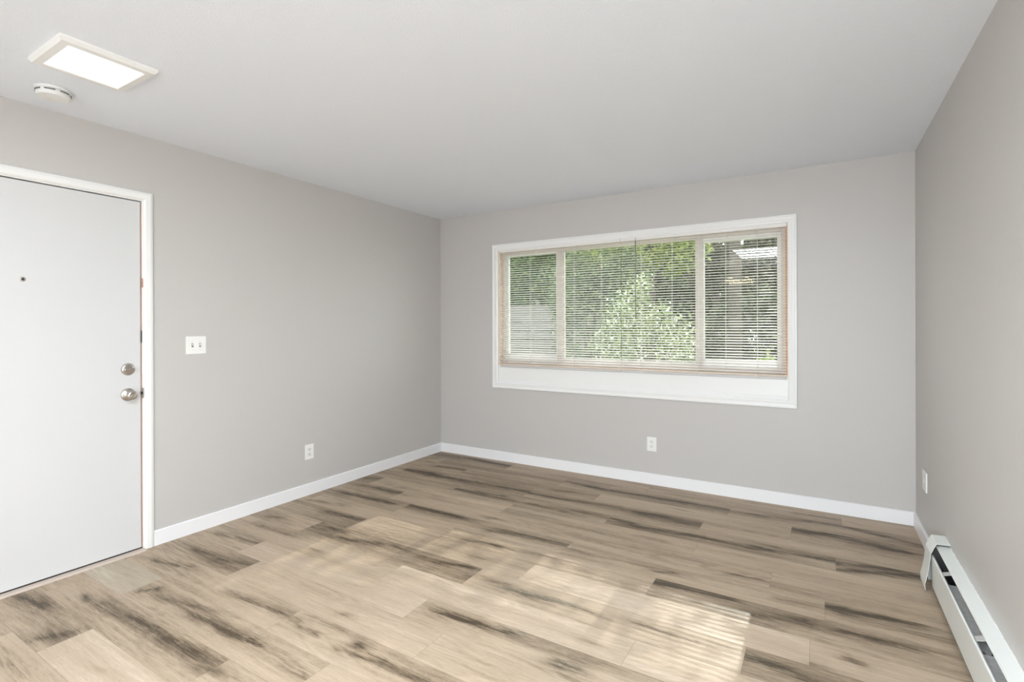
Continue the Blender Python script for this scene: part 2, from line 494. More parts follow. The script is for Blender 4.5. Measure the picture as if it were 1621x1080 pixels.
def floor_mat():
    mt = bpy.data.materials.new('oak_vinyl_plank'); mt.use_nodes = True
    nt = mt.node_tree; L = nt.links.new; p = nt.nodes['Principled BSDF']
    def N(t): return nt.nodes.new(t)
    def attr(n):
        a = N('ShaderNodeAttribute'); a.attribute_name = n; return a.outputs['Fac']
    def math_(op, a, b=None, c=None):
        q = N('ShaderNodeMath'); q.operation = op
        for i, v in enumerate((a, b, c)):
            if v is None: continue
            if isinstance(v, (int, float)): q.inputs[i].default_value = v
            else: L(v, q.inputs[i])
        return q.outputs[0]
    tc = N('ShaderNodeTexCoord'); sp = N('ShaderNodeSeparateXYZ'); L(tc.outputs['Object'], sp.inputs[0])
    gx = math_('ADD', sp.outputs['X'], attr('seedx')); gy = math_('ADD', sp.outputs['Y'], attr('seedy'))
    def noise(kx, ky, scale, detail=4, rough=0.55, dist=0.0):
        cb = N('ShaderNodeCombineXYZ'); L(math_('MULTIPLY', gx, kx), cb.inputs[0]); L(math_('MULTIPLY', gy, ky), cb.inputs[1])
        n = N('ShaderNodeTexNoise'); n.inputs['Scale'].default_value = scale; n.inputs['Detail'].default_value = detail
        n.inputs['Roughness'].default_value = rough; n.inputs['Distortion'].default_value = dist
        L(cb.outputs[0], n.inputs['Vector']); return n.outputs['Fac']
    broad = noise(0.9, 9, 1.0, 3)                # soft bands along the board
    mid = noise(2.2, 42, 1.0, 5, 0.68, 0.6)       # grain lines
    fine = noise(9.0, 240, 1.0, 3, 0.6)          # fibres
    pores = noise(22, 420, 1.0, 2, 0.5)
    rings = math_('SINE', math_('MULTIPLY', noise(1.1, 7.5, 1.0, 2, 0.45, 0.3), 75))
    ringmask = N('ShaderNodeMapRange'); L(noise(0.7, 3.5, 1.3, 1), ringmask.inputs['Value'])
    ringmask.inputs['From Min'].default_value = 0.45; ringmask.inputs['From Max'].default_value = 0.68
    f = math_('MULTIPLY_ADD', attr('tone'), 0.72, 0.11)
    f = math_('ADD', f, math_('MULTIPLY', math_('SUBTRACT', broad, 0.5), 0.85))
    f = math_('ADD', f, math_('MULTIPLY', math_('SUBTRACT', mid, 0.5), 0.55))
    f = math_('ADD', f, math_('MULTIPLY', math_('SUBTRACT', fine, 0.5), 0.46))
    f = math_('ADD', f, math_('MULTIPLY', math_('MULTIPLY', rings, ringmask.outputs[0]), 0.07))
    mott = noise(26, 95, 1.0, 5, 0.72, 0.8)
    f = math_('ADD', f, math_('MULTIPLY', math_('SUBTRACT', mott, 0.5), 0.42))
    # dark mineral streaks, broken up by the grain
    def contrast(v, k): return math_('MULTIPLY_ADD', math_('SUBTRACT', v, 0.5), k, 0.5)
    grain = noise(5.0, 95, 1.0, 4, 0.65, 0.5)
    wisp = noise(7.0, 30, 1.0, 6, 0.72, 1.2)
    brk = math_('MAXIMUM', math_('ADD', 0.10, math_('ADD', math_('MULTIPLY', contrast(grain, 2.6), 0.9), math_('MULTIPLY', contrast(wisp, 3.0), 0.85))), 0.12)
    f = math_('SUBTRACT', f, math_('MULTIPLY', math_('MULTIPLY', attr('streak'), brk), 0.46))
    f = math_('SUBTRACT', f, math_('MULTIPLY', math_('GREATER_THAN', pores, 0.68), 0.06))
    rp = N('ShaderNodeValToRGB'); L(f, rp.inputs[0])
    cr = rp.color_ramp
    cr.elements[0].position = -0.0; cr.elements[0].color = (0.078, 0.054, 0.033, 1)
    cr.elements[1].position = 1.0; cr.elements[1].color = (0.63, 0.516, 0.406, 1)
    for pos, c in ((0.22, (0.215, 0.162, 0.110)), (0.48, (0.405, 0.314, 0.225)), (0.75, (0.50, 0.396, 0.297))):
        e = cr.elements.new(pos); e.color = (*c, 1)
    mx = N('ShaderNodeMix'); mx.data_type = 'RGBA'; mx.blend_type = 'MULTIPLY'
    L(math_('MULTIPLY', attr('green'), 0.8), mx.inputs['Factor']); L(rp.outputs[0], mx.inputs['A']); mx.inputs['B'].default_value = (0.86, 1.02, 1.08, 1)
    L(mx.outputs['Result'], p.inputs['Base Color'])
    p.inputs['Roughness'].default_value = 0.46
    p.inputs['Specular IOR Level'].default_value = 0.3
    b = N('ShaderNodeBump'); b.inputs['Strength'].default_value = 0.12; b.inputs['Distance'].default_value = 0.001
    L(mid, b.inputs['Height']); L(b.outputs['Normal'], p.inputs['Normal'])
    return mt

fl = build_floor(); fl.data.materials.append(floor_mat()); tag(fl, 'grey-brown oak plank floor', None, None, 'structure')

# ------------------------------------------------------------------ room shell
def struct(mb, name, mats, bevel=0.0, label=None):
    o = mb.build(name, mats, None, bevel); tag(o, label, None, None, 'structure'); return o

struct(MB().box(-WALL_T, W + WALL_T, REAR - WALL_T, WALL_T, H, H + 0.12), 'ceiling', M_CEIL)
mb = MB()                                                      # wall with the window
mb.box(-WALL_T, WX0, 0, WALL_T, -0.1, H); mb.box(WX1, W + WALL_T, 0, WALL_T, -0.1, H)
mb.box(WX0, WX1, 0, WALL_T, -0.1, WZ0); mb.box(WX0, WX1, 0, WALL_T, WZ1, H)
struct(mb, 'wall_back', M_WALL)
mb = MB()                                                      # wall with the door
mb.box(-WALL_T, 0, DY1, 0, -0.1, H); mb.box(-WALL_T, 0, REAR, DY0, -0.1, H); mb.box(-WALL_T, 0, DY0, DY1, DZ, H)
struct(mb, 'wall_left', M_WALL)
struct(MB().box(W, W + WALL_T, REAR, 0, -0.1, H), 'wall_right', M_WALL)
mb = MB().box(-WALL_T, 2.77, REAR - WALL_T, REAR, -0.1, H).box(3.92, W + WALL_T, REAR - WALL_T, REAR, -0.1, H)
mb.box(2.77, 3.92, REAR - WALL_T, REAR, -0.1, 0.03).box(2.77, 3.92, REAR - WALL_T, REAR, 2.13, H)  # opening added to let the rear fill light in
struct(mb, 'wall_front', M_WALL)

HY0 = -0.90                                                    # where the heater's end cap starts
def base_prof(s):                                              # eased top edge
    return [(0, 0), (s * BT, 0), (s * BT, BH - 0.004), (s * (BT - 0.004), BH), (0, BH)]
struct(MB().prism([(x, z) for x, z in base_prof(1)], -2.704, 0, 'y'), 'baseboard_left', M_BASE)
struct(MB().prism([(-x, z) for x, z in base_prof(1)], BT, W - BT, 'x'), 'baseboard_back', M_BASE)
struct(MB().prism([(W - x, z) for x, z in base_prof(1)], HY0 - 0.06, 0, 'y'), 'baseboard_right', M_BASE)

# ------------------------------------------------------------------ window: casing, apron panel, frame, sashes, panes
win = tag(empty('window_1', ((WX0 + WX1) / 2, 0, WZ0)), 'wide white-cased window of three panes behind two mini blinds', None, None, 'structure')
CAS = [(0.0, 0.0), (-0.0015, 0.0), (-0.0015, -0.0125), (-0.003, -0.0125), (-0.003, 0.010), (0.0, 0.0115), (0.007, 0.015), (0.014, 0.0155), (0.030, 0.0125), (0.040, 0.0135), (0.046, 0.018), (0.054, 0.018), (0.0575, 0.014), (0.0575, 0.0)]
rect = [(WX0, WZ0), (WX0, WZ1), (WX1, WZ1), (WX1, WZ0)]
o = part(MB().sweep([rect[0], rect[3], rect[2], rect[1]], CAS, True, lambda u, v, h: (u, -h, v)), 'casing', M_TRIM, win)
# white board filling the opening below the sill
SILL = 0.930
mb = MB().box(WX0, WX1, 0.012, 0.15, WZ0, SILL)
mb.prism([(0.012, WZ0), (0.012, WZ0 + 0.03), (0.002, WZ0 + 0.006), (0.002, WZ0)], WX0, WX1, 'x')
part(mb, 'apron_panel', M_TRIM, win, 0.002)
part(MB().box(WX0, WX1, 0.004, 0.15, SILL, SILL + 0.018), 'window_sill', M_SILL, win, 0.003)
# wooden jamb lining the opening
Z0 = SILL + 0.018
mb = MB().box(WX0, WX0 + 0.018, 0.008, 0.15, Z0, WZ1)
mb.box(WX0 + 0.018, WX1 - 0.018, 0.008, 0.15, WZ1 - 0.016, WZ1)
part(mb, 'jamb_lining', M_SILL, win)
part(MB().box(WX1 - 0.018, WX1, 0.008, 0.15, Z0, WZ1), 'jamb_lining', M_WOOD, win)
# outer frame, two mullions
FX0, FX1, FZ0, FZ1 = WX0 + 0.018, WX1 - 0.018, Z0, WZ1 - 0.016
mb = MB()
mb.box(FX0, FX0 + 0.030, 0.060, 0.13, FZ0, FZ1).box(FX1 - 0.030, FX1, 0.060, 0.13, FZ0, FZ1)
mb.box(FX0 + 0.030, FX1 - 0.030, 0.060, 0.13, FZ0, FZ0 + 0.035).box(FX0 + 0.030, FX1 - 0.030, 0.060, 0.13, FZ1 - 0.030, FZ1)
part(mb, 'window_frame', M_FRAME, win, 0.003)
M1, M2 = (1.312, 1.400), (2.563, 2.633)
for a, b in (M1, M2):
    q = MB().box(a + .012, b - .012, 0.066, 0.125, FZ0 + 0.035, FZ1 - 0.030)
    part(q, 'mullion', M_FRAME, win, 0.003)
def sash(xa, xb, za, zb, ox0, ox1, oz0, oz1, y0, y1, m_):
    """rails and stiles round the glass opening xa..xb, za..zb"""
    mb = MB().box(ox0, xa, y0, y1, oz0, oz1).box(xb, ox1, y0, y1, oz0, oz1)
    mb.box(xa, xb, y0, y1, oz0, za).box(xa, xb, y0, y1, zb, oz1)
    s_ = part(mb, 'sash', m_, win, 0.003)
    part(MB().box(xa, xb, (y0 + y1) / 2 - .002, (y0 + y1) / 2 + .002, za, zb), 'pane', M_GLASS, s_)
    return s_
zb_, zt_ = FZ0 + 0.035, FZ1 - 0.030
sash(0.800, 1.318, 1.043, 1.994, FX0 + 0.030, M1[0] + .012, zb_, zt_, 0.070, 0.100, M_SASH)
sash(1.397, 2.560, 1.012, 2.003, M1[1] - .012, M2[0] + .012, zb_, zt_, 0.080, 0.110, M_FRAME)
sash(2.631, 3.147, 1.040, 1.972, M2[1] - .012, FX1 - 0.030, zb_, zt_, 0.070, 0.100, M_SASH)

# ------------------------------------------------------------------ mini blinds
def blind(x0, x1, label, ladders, lift, wand_x):
    r = tag(empty('mini_blind', ((x0 + x1) / 2, 0.0, 0.915)), label, 'blind', 'mini blinds at the window')
    yc = 0.0085
    top, bot = WZ1 - 0.002, 0.915
    part(MB().box(x0, x1, yc - 0.0135, yc + 0.0135, top - 0.024, top), 'headrail', M_BLIND, r, 0.002)
    n = 52; z_hi, z_lo = top - 0.036, bot + 0.028
    tilt = math.radians(16)
    mb = MB()
    for i in range(n):
        z = z_hi + (z_lo - z_hi) * i / (n - 1) + random.uniform(-.0008, .0008)
        sag = [0.0, random.uniform(-.0006, .0006)]
        th = 0.0005
        prof = []
        for k in range(5):
            u = -0.0125 + 0.025 * k / 4
            cv = 0.0022 * (1 - (u / 0.0125) ** 2)
            prof.append((u, cv))
        loop = prof + [(u, c - th) for u, c in reversed(prof)]
        ct, st_ = math.cos(tilt), math.sin(tilt)
        pr = [(yc + u * ct - c * st_, z + u * st_ + c * ct) for u, c in loop]
        mb.prism(pr, x0 + 0.002, x1 - 0.002, 'x')
    part(mb, 'slats', M_BLIND, r)
    part(MB().box(x0 + .001, x1 - .001, yc - 0.0125, yc + 0.0125, bot, bot + 0.017), 'bottom_rail', M_RAIL, r, 0.003)
    for lx in ladders:
        q = MB().tube([(lx, yc - 0.0128, top - .02), (lx, yc - 0.0128, bot + .006)], 0.0011, 6)
        q.tube([(lx, yc + 0.0128, top - .02), (lx, yc + 0.0128, bot + .006)], 0.0009, 6)
        part(q, 'ladder_cord', M_CORD, r)
    for lx, zl in lift:
        q = MB().tube([(lx, yc - 0.020, top - .012), (lx + .001, yc - 0.019, (top + zl) / 2), (lx, yc - 0.019, zl)], 0.0022, 6)
        part(q, 'lift_cord', M_CORD, r)
    if wand_x:
        q = MB().tube([(wand_x, yc - 0.018, top - 0.005), (wand_x, yc - 0.026, top - 0.02), (wand_x, yc - 0.024, top - 0.035)], 0.0025, 6)
        q.tube([(wand_x, yc - 0.024, top - 0.03), (wand_x, yc - 0.022, 1.369)], 0.0045, 6)
        part(q, 'tilt_wand', M_WAND, r)
    q = MB().tube([(x1 - 0.003, yc - 0.014, top - .004), (x1 - 0.003, yc - 0.02, top + 0.004), (x1 - .003, yc - 0.0215, top + 0.020)], 0.0015, 6)
    part(q, 'bracket', M_WAND, r)
    return r
blind(0.742, 1.9645, 'white mini blind with open slats covering the left half of the window', (0.842, 1.080, 1.530, 1.790), ((0.806, 1.30),), None)
blind(1.9690, 3.214, 'white mini blind with a grey tilt wand covering the right half of the window', (2.140, 2.395, 2.600, 2.800, 3.020), (), 2.100)

# ------------------------------------------------------------------ door
door = tag(empty('door_1', (0, (DY0 + DY1) / 2, 0)), 'flat white entry door in a white casing with nickel deadbolt and knob', None, None, 'structure')
DC = [(0.0, 0.0), (0.0, 0.010), (0.008, 0.016), (0.030, 0.017), (0.040, 0.014), (0.047, 0.010), (0.047, 0.0)]
part(MB().sweep([(DY1, 0.0), (DY1, DZ), (DY0, DZ), (DY0, 0.0)], DC, False, lambda u, v, h: (h, u, v)), 'door_casing', M_TRIM, door)
mb = MB().box(-0.15, 0.0, DY1 - 0.006, DY1, 0, DZ).box(-0.15, 0.0, DY0, DY0 + 0.006, 0, DZ).box(-0.15, 0.0, DY0 + .006, DY1 - .006, DZ - 0.006, DZ)
part(mb, 'door_jamb', M_TRIM, door)
mb = MB().box(-0.075, -0.045, DY1 - 0.024, DY1 - 0.006, 0.012, DZ - .006).box(-0.075, -0.045, DY0 + .006, DY0 + 0.024, 0.012, DZ - .006)
mb.box(-0.075, -0.045, DY0 + .024, DY1 - .024, DZ - 0.024, DZ - 0.006)
part(mb, 'door_stop', M_DARK, door)
SX = -0.004
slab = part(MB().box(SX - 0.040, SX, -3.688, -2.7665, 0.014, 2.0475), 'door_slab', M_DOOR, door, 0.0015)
part(MB().box(SX - 0.030, SX - 0.006, -2.7665, -2.7585, 0.014, 2.045), 'weatherstrip', M_COPPER, door)
part(MB().box(-0.06, 0.030, DY0 + .006, DY1 - .006, 0.0, 0.007).prism([(0.030, 0), (0.042, 0), (0.030, 0.007)], DY0 + .006, DY1 - .006, 'y'), 'threshold', M_THRESH, door)
part(MB().box(-0.028, SX - .001, DY0 + .02, DY1 - .012, 0.007, 0.0135), 'door_sweep', M_DARK, door)
ky = -2.831
# peephole
part(MB().lathe([(0.012, 0), (0.012, 0.002), (0.009, 0.004), (0.005, 0.0035)], (SX, -3.283, 1.553), (1, 0, 0), 24), 'peephole', M_NICKEL, slab)
part(MB().lathe([(0.0055, 0), (0.0055, 0.0046), (0.002, 0.0050)], (SX, -3.283, 1.553), (1, 0, 0), 16), 'peephole_lens', M_DARK, slab)
# deadbolt with thumb turn
part(MB().lathe([(0.034, 0), (0.0345, 0.004), (0.032, 0.009), (0.026, 0.012), (0.012, 0.012)], (SX, ky, 1.067), (1, 0, 0), 40), 'deadbolt', M_NICKEL, slab)
mb = MB().prism([(ky - 0.024, 1.060), (ky + 0.024, 1.058), (ky + 0.026, 1.067), (ky + 0.024, 1.074), (ky - 0.024, 1.072), (ky - .027, 1.066)], SX + 0.012, SX + 0.027, 'x')
part(mb, 'thumb_turn', M_NICKEL, slab, 0.003)
# knob
part(MB().lathe([(0.0365, 0), (0.037, 0.003), (0.034, 0.007), (0.027, 0.010), (0.019, 0.013), (0.0125, 0.018), (0.012, 0.032), (0.017, 0.037), (0.0245, 0.043),
                 (0.027, 0.052), (0.026, 0.060), (0.021, 0.066), (0.013, 0.068), (0.011, 0.0665), (0.0, 0.0665)], (SX, ky, 0.921), (1, 0, 0), 40), 'door_knob', M_NICKEL, slab)
part(MB().box(SX + 0.066, SX + 0.071, ky - 0.008, ky + 0.008, 0.9195, 0.9225), 'knob_button', M_NICKEL, slab, 0.001)
# strike plates and latch on the jamb edge
mb = MB().box(-0.001, 0.0025, DY1 - 0.012, DY1 - 0.002, 0.893, 0.952)
part(mb, 'strike_plate', M_NICKEL, door, 0.001)
part(MB().box(-0.020, 0.0035, DY1 - 0.0135, DY1 - 0.006, 0.914, 0.930), 'latch', M_DARK, door)
part(MB().box(-0.001, 0.002, DY1 - 0.009, DY1 - 0.002, 1.035, 1.10), 'strike_plate', M_PLATE, door)
part(MB().box(-0.001, 0.002, DY1 - 0.0125, DY1 - 0.003, 1.545, 1.60), 'hinge_chip', M_COPPER, door)
part(MB().box(-0.001, 0.0015, DY1 - 0.0145, DY1 - 0.010, 1.22, 1.29), 'edge_gap', M_DARK, door)

# ------------------------------------------------------------------ wall plates
def plate_root(name, origin, normal, label, cat, group=None):
    """frame: u across the wall to the viewer's right, v up, n out of the wall"""
    n = Vector(normal); u = Vector((0, 0, 1)).cross(n); r = tag(empty(name, origin), label, cat, group)
    O = Vector(origin)
    def P(a, b, c): return tuple(O + u * a + Vector((0, 0, 1)) * b + n * c)
    return r, P
def slab3(mb, P, a0, a1, b0, b1, c0, c1):
    vs = [P(a, b, c) for c in (c0, c1) for b in (b0, b1) for a in (a0, a1)]
    return mb.add(vs, [(0, 2, 3, 1), (4, 5, 7, 6), (0, 1, 5, 4), (2, 6, 7, 3), (0, 4, 6, 2), (1, 3, 7, 5)])
def screw(P, a, b, c, r):
    q = MB().lathe([(0.0033, 0), (0.003, 0.0012), (0.001, 0.0014)], P(a, b, c), Vector(P(0, 0, 1)) - Vector(P(0, 0, 0)), 12)
    return part(q, 'screw', M_TOGGLE, r)
def outlet(origin, normal, label, group, w2=0.039, h2=0.058):
    r, P = plate_root('wall_outlet', origin, normal, label, 'outlet', group)
    part(slab3(MB(), P, -w2, w2, -h2, h2, 0, 0.0055), 'cover_plate', M_PLATE, r, 0.0025)
    for s in (-1, 1):
        zc = 0.0195 * s
        q = MB(); pts = []
        for k in range(20):
            a = 2 * PI * k / 20
            pts.append((max(-0.0165, min(0.0165, 0.0175 * math.cos(a) * 1.08)), zc + max(-0.0135, min(0.0135, 0.0175 * math.sin(a)))))
        vs = [P(a, b, 0.005) for a, b in pts] + [P(a, b, 0.0075) for a, b in pts]; n = 20
        q.add(vs, [(i, (i + 1) % n, n + (i + 1) % n, n + i) for i in range(n)] + [tuple(range(n, 2 * n))])
        rc = part(q, 'receptacle', M_TOGGLE, r)
        q = MB()
        slab3(q, P, -0.0078, -0.0052, zc - 0.001, zc + 0.0085, 0.007, 0.0078); slab3(q, P, 0.0052, 0.0072, zc, zc + 0.0075, 0.007, 0.0078)
        q.lathe([(0.0026, 0), (0.0026, 0.0008)], P(0, zc - 0.0075, 0.007), normal, 10)
        part(q, 'socket_slots', M_SLOT, rc)
    screw(P, 0, 0, 0.0055, r)
    return r
outlet((0, -1.619, 0.334), (1, 0, 0), 'white duplex outlet low on the left wall, between door and corner', 'duplex outlets')
outlet((2.2275, 0, 0.332), (0, -1, 0), 'white duplex outlet low on the back wall, below the window', 'duplex outlets')
# light switch: two toggles
r, P = plate_root('light_switch', (0, -2.459, 1.195), (1, 0, 0), 'white double light switch plate on the left wall beside the door', 'light switch')
part(slab3(MB(), P, -0.062, 0.062, -0.0575, 0.0575, 0, 0.006), 'cover_plate', M_PLATE, r, 0.003)
for a in (-0.023, 0.023):
    part(slab3(MB(), P, a - 0.0055, a + 0.0055, -0.0125, 0.0125, 0.0055, 0.0066), 'toggle_slot', M_SLOT, r)
    q = MB()
    vs = [P(a + s * 0.0045, b, c) for b, c in ((-0.006, 0.006), (0.007, 0.006), (0.011, 0.016), (0.004, 0.018)) for s in (-1, 1)]
    q.add(vs, [(0, 1, 3, 2), (2, 3, 5, 4), (4, 5, 7, 6), (6, 7, 1, 0), (0, 2, 4, 6), (1, 7, 5, 3)])
    part(q, 'toggle', M_TOGGLE, r, 0.001)
    for b in (-0.030, 0.030): screw(P, a, b, 0.006, r)
# plate on the right wall
r, P = plate_root('wall_plate', (W, -0.362, 0.386), (-1, 0, 0), 'white wall plate seen edge-on low on the right wall above the baseboard', 'wall plate')
part(slab3(MB(), P, -0.060, 0.060, -0.0575, 0.0575, 0, 0.008), 'cover_plate', M_PLATE, r, 0.003)
part(slab3(MB(), P, -0.008, 0.008, -0.010, 0.010, 0.007, 0.0105), 'jack', M_TOGGLE, r)

# ------------------------------------------------------------------ ceiling fixtures
def panel_light(x0, x1, y0, y1, label, lip, m_):
    r = tag(empty('ceiling_light', ((x0 + x1) / 2, (y0 + y1) / 2, H)), label, 'ceiling light')
    path = [(x0, y0), (x1, y0), (x1, y1), (x0, y1)]
    # outward side of the sweep is the outside of this counter-clockwise path
    prof = [(0.0, 0.0), (0.0, 0.010), (-0.009, 0.0215), (-lip, 0.0235), (-lip - 0.004, 0.019), (-lip - 0.004, 0.0)]
    part(MB().sweep(path, prof, True, lambda u, v, h: (u, v, H - h)), 'frame', M_LAMPFRAME, r)
    part(MB().box(x0 + lip + .003, x1 - lip - .003, y0 + lip + .003, y1 - lip - .003, H - 0.0195, H - 0.006), 'diffuser', m_, r)
    return r
panel_light(0.590, 0.930, -3.420, -3.082, 'small square flat ceiling light glowing white near the door', 0.036, M_PANEL)
panel_light(2.30, 3.20, -4.80, -3.55, 'large flat ceiling light overhead, reflected in the right window pane', 0.03, M_OVERHEAD)

r = tag(empty('smoke_detector', (0.302, -3.252, H)), 'round white smoke detector on the ceiling beside the small light', 'smoke detector')
c0 = (0.302, -3.252, H)
part(MB().lathe([(0.070, 0), (0.070, 0.009), (0.067, 0.012)], c0, (0, 0, -1), 40), 'mounting_base', M_SMOKE, r)
part(MB().lathe([(0.060, 0.012), (0.064, 0.014), (0.0635, 0.030), (0.0605, 0.0375), (0.0590, 0.0388), (0.0575, 0.0393), (0.0560, 0.0394), (0.002, 0.0396)], c0, (0, 0, -1), 40), 'housing', M_SMOKE, r)
for k in range(7):
    a0 = k * 2 * PI / 7 + 0.1; pts = [(c0[0] + 0.0645 * math.cos(a0 + t), c0[1] + 0.0645 * math.sin(a0 + t), H - 0.0185) for t in np.linspace(0, 0.62, 7)]
    part(MB().tube(pts, 0.0026, 6), 'vent_slot', M_SLOT, r)
part(MB().lathe([(0.012, 0.039), (0.012, 0.0415), (0.009, 0.0420)], (c0[0] - .022, c0[1] - .01, H), (0, 0, -1), 20), 'test_button', M_TOGGLE, r)

# lamp in the dining area behind the camera, seen mirrored in the right-hand pane
px, py = 2.17, -5.45
r = tag(empty('pendant_light', (px, py, H)), 'ceiling lamp with warm glowing glass shades, seen only as a reflection in the window', 'pendant lamp')
part(MB().lathe([(0.065, 0), (0.065, 0.012), (0.03, 0.03), (0.012, 0.035)], (px, py, H), (0, 0, -1), 28), 'canopy', M_NICKEL, r)
part(MB().tube([(px, py, H - .03), (px, py, H - .29)], 0.010, 10), 'stem', M_NICKEL, r)
for a in (0.2, 0.2 + 2 * PI / 3, 0.2 + 4 * PI / 3):
    ex, ey = px + 0.16 * math.cos(a), py + 0.16 * math.sin(a)
    part(MB().tube([(px, py, H - .27), ((px + ex) / 2, (py + ey) / 2, H - .24), (ex, ey, H - .27)], 0.007, 8), 'arm', M_NICKEL, r)
    part(MB().lathe([(0.02, 0), (0.060, 0.02), (0.090, 0.06), (0.105, 0.095), (0.100, 0.099), (0.0, 0.085)], (ex, ey, H - .27), (0, 0, -1), 24), 'lamp_shade', M_HAZEL, r)

# ------------------------------------------------------------------ baseboard heater
HY1 = -4.8                                                     # runs on past the camera
r = tag(empty('baseboard_heater', (W - 0.03, -3.2, 0)), 'white metal baseboard heater with exposed fins along the right wall', 'heater')
part(MB().box(W - 0.004, W, HY1, -1.0, 0.012, 0.236), 'back_plate', M_HEAT, r)
# hood: flat top from the wall with a folded front lip
part(MB().prism([(W - .004, 0.2365), (W - 0.0470, 0.2325), (W - 0.0505, 0.226), (W - 0.0490, 0.2255), (W - 0.0460, 0.2305), (W - .004, 0.2340)], HY1, -1.0, 'y'), 'hood', M_HEAT, r)
# front panel with rolled lip
part(MB().prism([(W - 0.0650, 0.028), (W - 0.0700, 0.176), (W - 0.0690, 0.183), (W - 0.0650, 0.186), (W - 0.0600, 0.183), (W - 0.0605, 0.181), (W - 0.0650, 0.1835),
                 (W - 0.0675, 0.181), (W - 0.0685, 0.176), (W - 0.0632, 0.030), (W - 0.045, 0.028), (W - 0.045, 0.026)], HY1, -1.0, 'y'), 'front_panel', M_HEAT, r)
part(MB().box(W - 0.0600, W - 0.006, HY1, -1.0, 0.012, 0.026), 'base_pan', M_INSIDE, r)
part(MB().box(W - 0.0055, W - 0.004, HY1, -1.0, 0.028, 0.228).box(W - 0.0615, W - 0.0600, HY1, -1.0, 0.030, 0.168).box(W - 0.0600, W - 0.0055, -1.008, -1.0, 0.028, 0.222), 'shade_liner', M_INSIDE, r)  # dark sheets standing in for the shade behind the slot
vs = []; fs = []; y = -1.02                                      # ragged caulk line where the hood meets the wall
while y > -4.7:
    t_ = 0.2365 + random.choice((0.0015, 0.003, 0.0045)) + random.uniform(0, .003)
    vs += [(W - 0.0012, y, 0.2350), (W - 0.0006, y, t_)]
    y -= random.uniform(0.008, 0.03)
fs = [(2 * i, 2 * i + 2, 2 * i + 3, 2 * i + 1) for i in range(len(vs) // 2 - 1)]
n_ = len(vs); vs += [(W, v[1], v[2]) for v in vs]; fs += [tuple(n_ + k for k in reversed(f)) for f in fs]
fs += [(2 * i + 1, 2 * i + 3, n_ + 2 * i + 3, n_ + 2 * i + 1) for i in range(n_ // 2 - 1)]
part(MB().add(vs, fs), 'caulk_line', M_TRIM, r)
# finned element
BRK = (-1.19, -1.745, -2.33, -2.93)
mb = MB()
y = -1.20
while y > HY1 + .02:
    jx = random.uniform(-.0012, .0012)
    if any(b - 0.075 < y < b + 0.004 for b in BRK):
        y -= 0.0072; continue
    mb.box(W - 0.0570 + jx, W - 0.0085 + jx, y, y - 0.0012, 0.075, 0.158)
    mb.box(W - 0.0570 + jx, W - 0.0085 + jx, y - .0012, y - 0.0060, 0.1562, 0.158)
    y -= 0.0072
part(mb, 'heating_fins', M_FIN, r)
part(MB().tube([(W - 0.034, -1.0, 0.115), (W - 0.034, HY1, 0.115)], 0.011, 12), 'water_pipe', M_PIPE, r)
for y in BRK:
    mb = MB().prism([(W - 0.0595, 0.176), (W - 0.030, 0.186), (W - 0.005, 0.190), (W - 0.005, 0.187), (W - 0.030, 0.183), (W - 0.0595, 0.173)], y, y - 0.035, 'y')
    mb.box(W - 0.0595, W - 0.058, y, y - 0.035, 0.06, 0.174)
    part(mb, 'bracket', M_BRACKET, r, 0.001)
# loose end cap, sprung open at the foot
out = [(W, 0.2525), (W - 0.052, 0.249), (W - 0.057, 0.244), (W - 0.0755, 0.197), (W - 0.0800, 0.160), (W - 0.0840, 0.120), (W - 0.0930, 0.070), (W - 0.0985, 0.045), (W - 0.0965, 0.016)]
inn = [(W - 0.0950, 0.017), (W - 0.0970, 0.045), (W - 0.0915, 0.070), (W - 0.0825, 0.120), (W - 0.0785, 0.160), (W - 0.0740, 0.197), (W - 0.0555, 0.243), (W - 0.0515, 0.2475), (W, 0.251)]
part(MB().prism(out + inn, HY0, HY0 - 0.135, 'y'), 'end_cap', M_HEAT, r)
part(MB().prism([(W - .001, 0.2508), (W - 0.0515, 0.2472), (W - 0.0555, 0.2425), (W - 0.074, 0.1965), (W - 0.0785, 0.16), (W - 0.0825, 0.12), (W - 0.066, 0.02), (W - .014, 0.02), (W - 0.014, 0.095), (W - .001, 0.095)],
                HY0, HY0 - 0.002, 'y'), 'end_plate', M_HEAT, r)

# ------------------------------------------------------------------ outdoors
GZ = -0.35
tag(MB().box(-22, 22, WALL_T + .02, 34, GZ - 0.2, GZ).build('ground', M_LAWN), 'green lawn outside the window', None, None, 'structure')

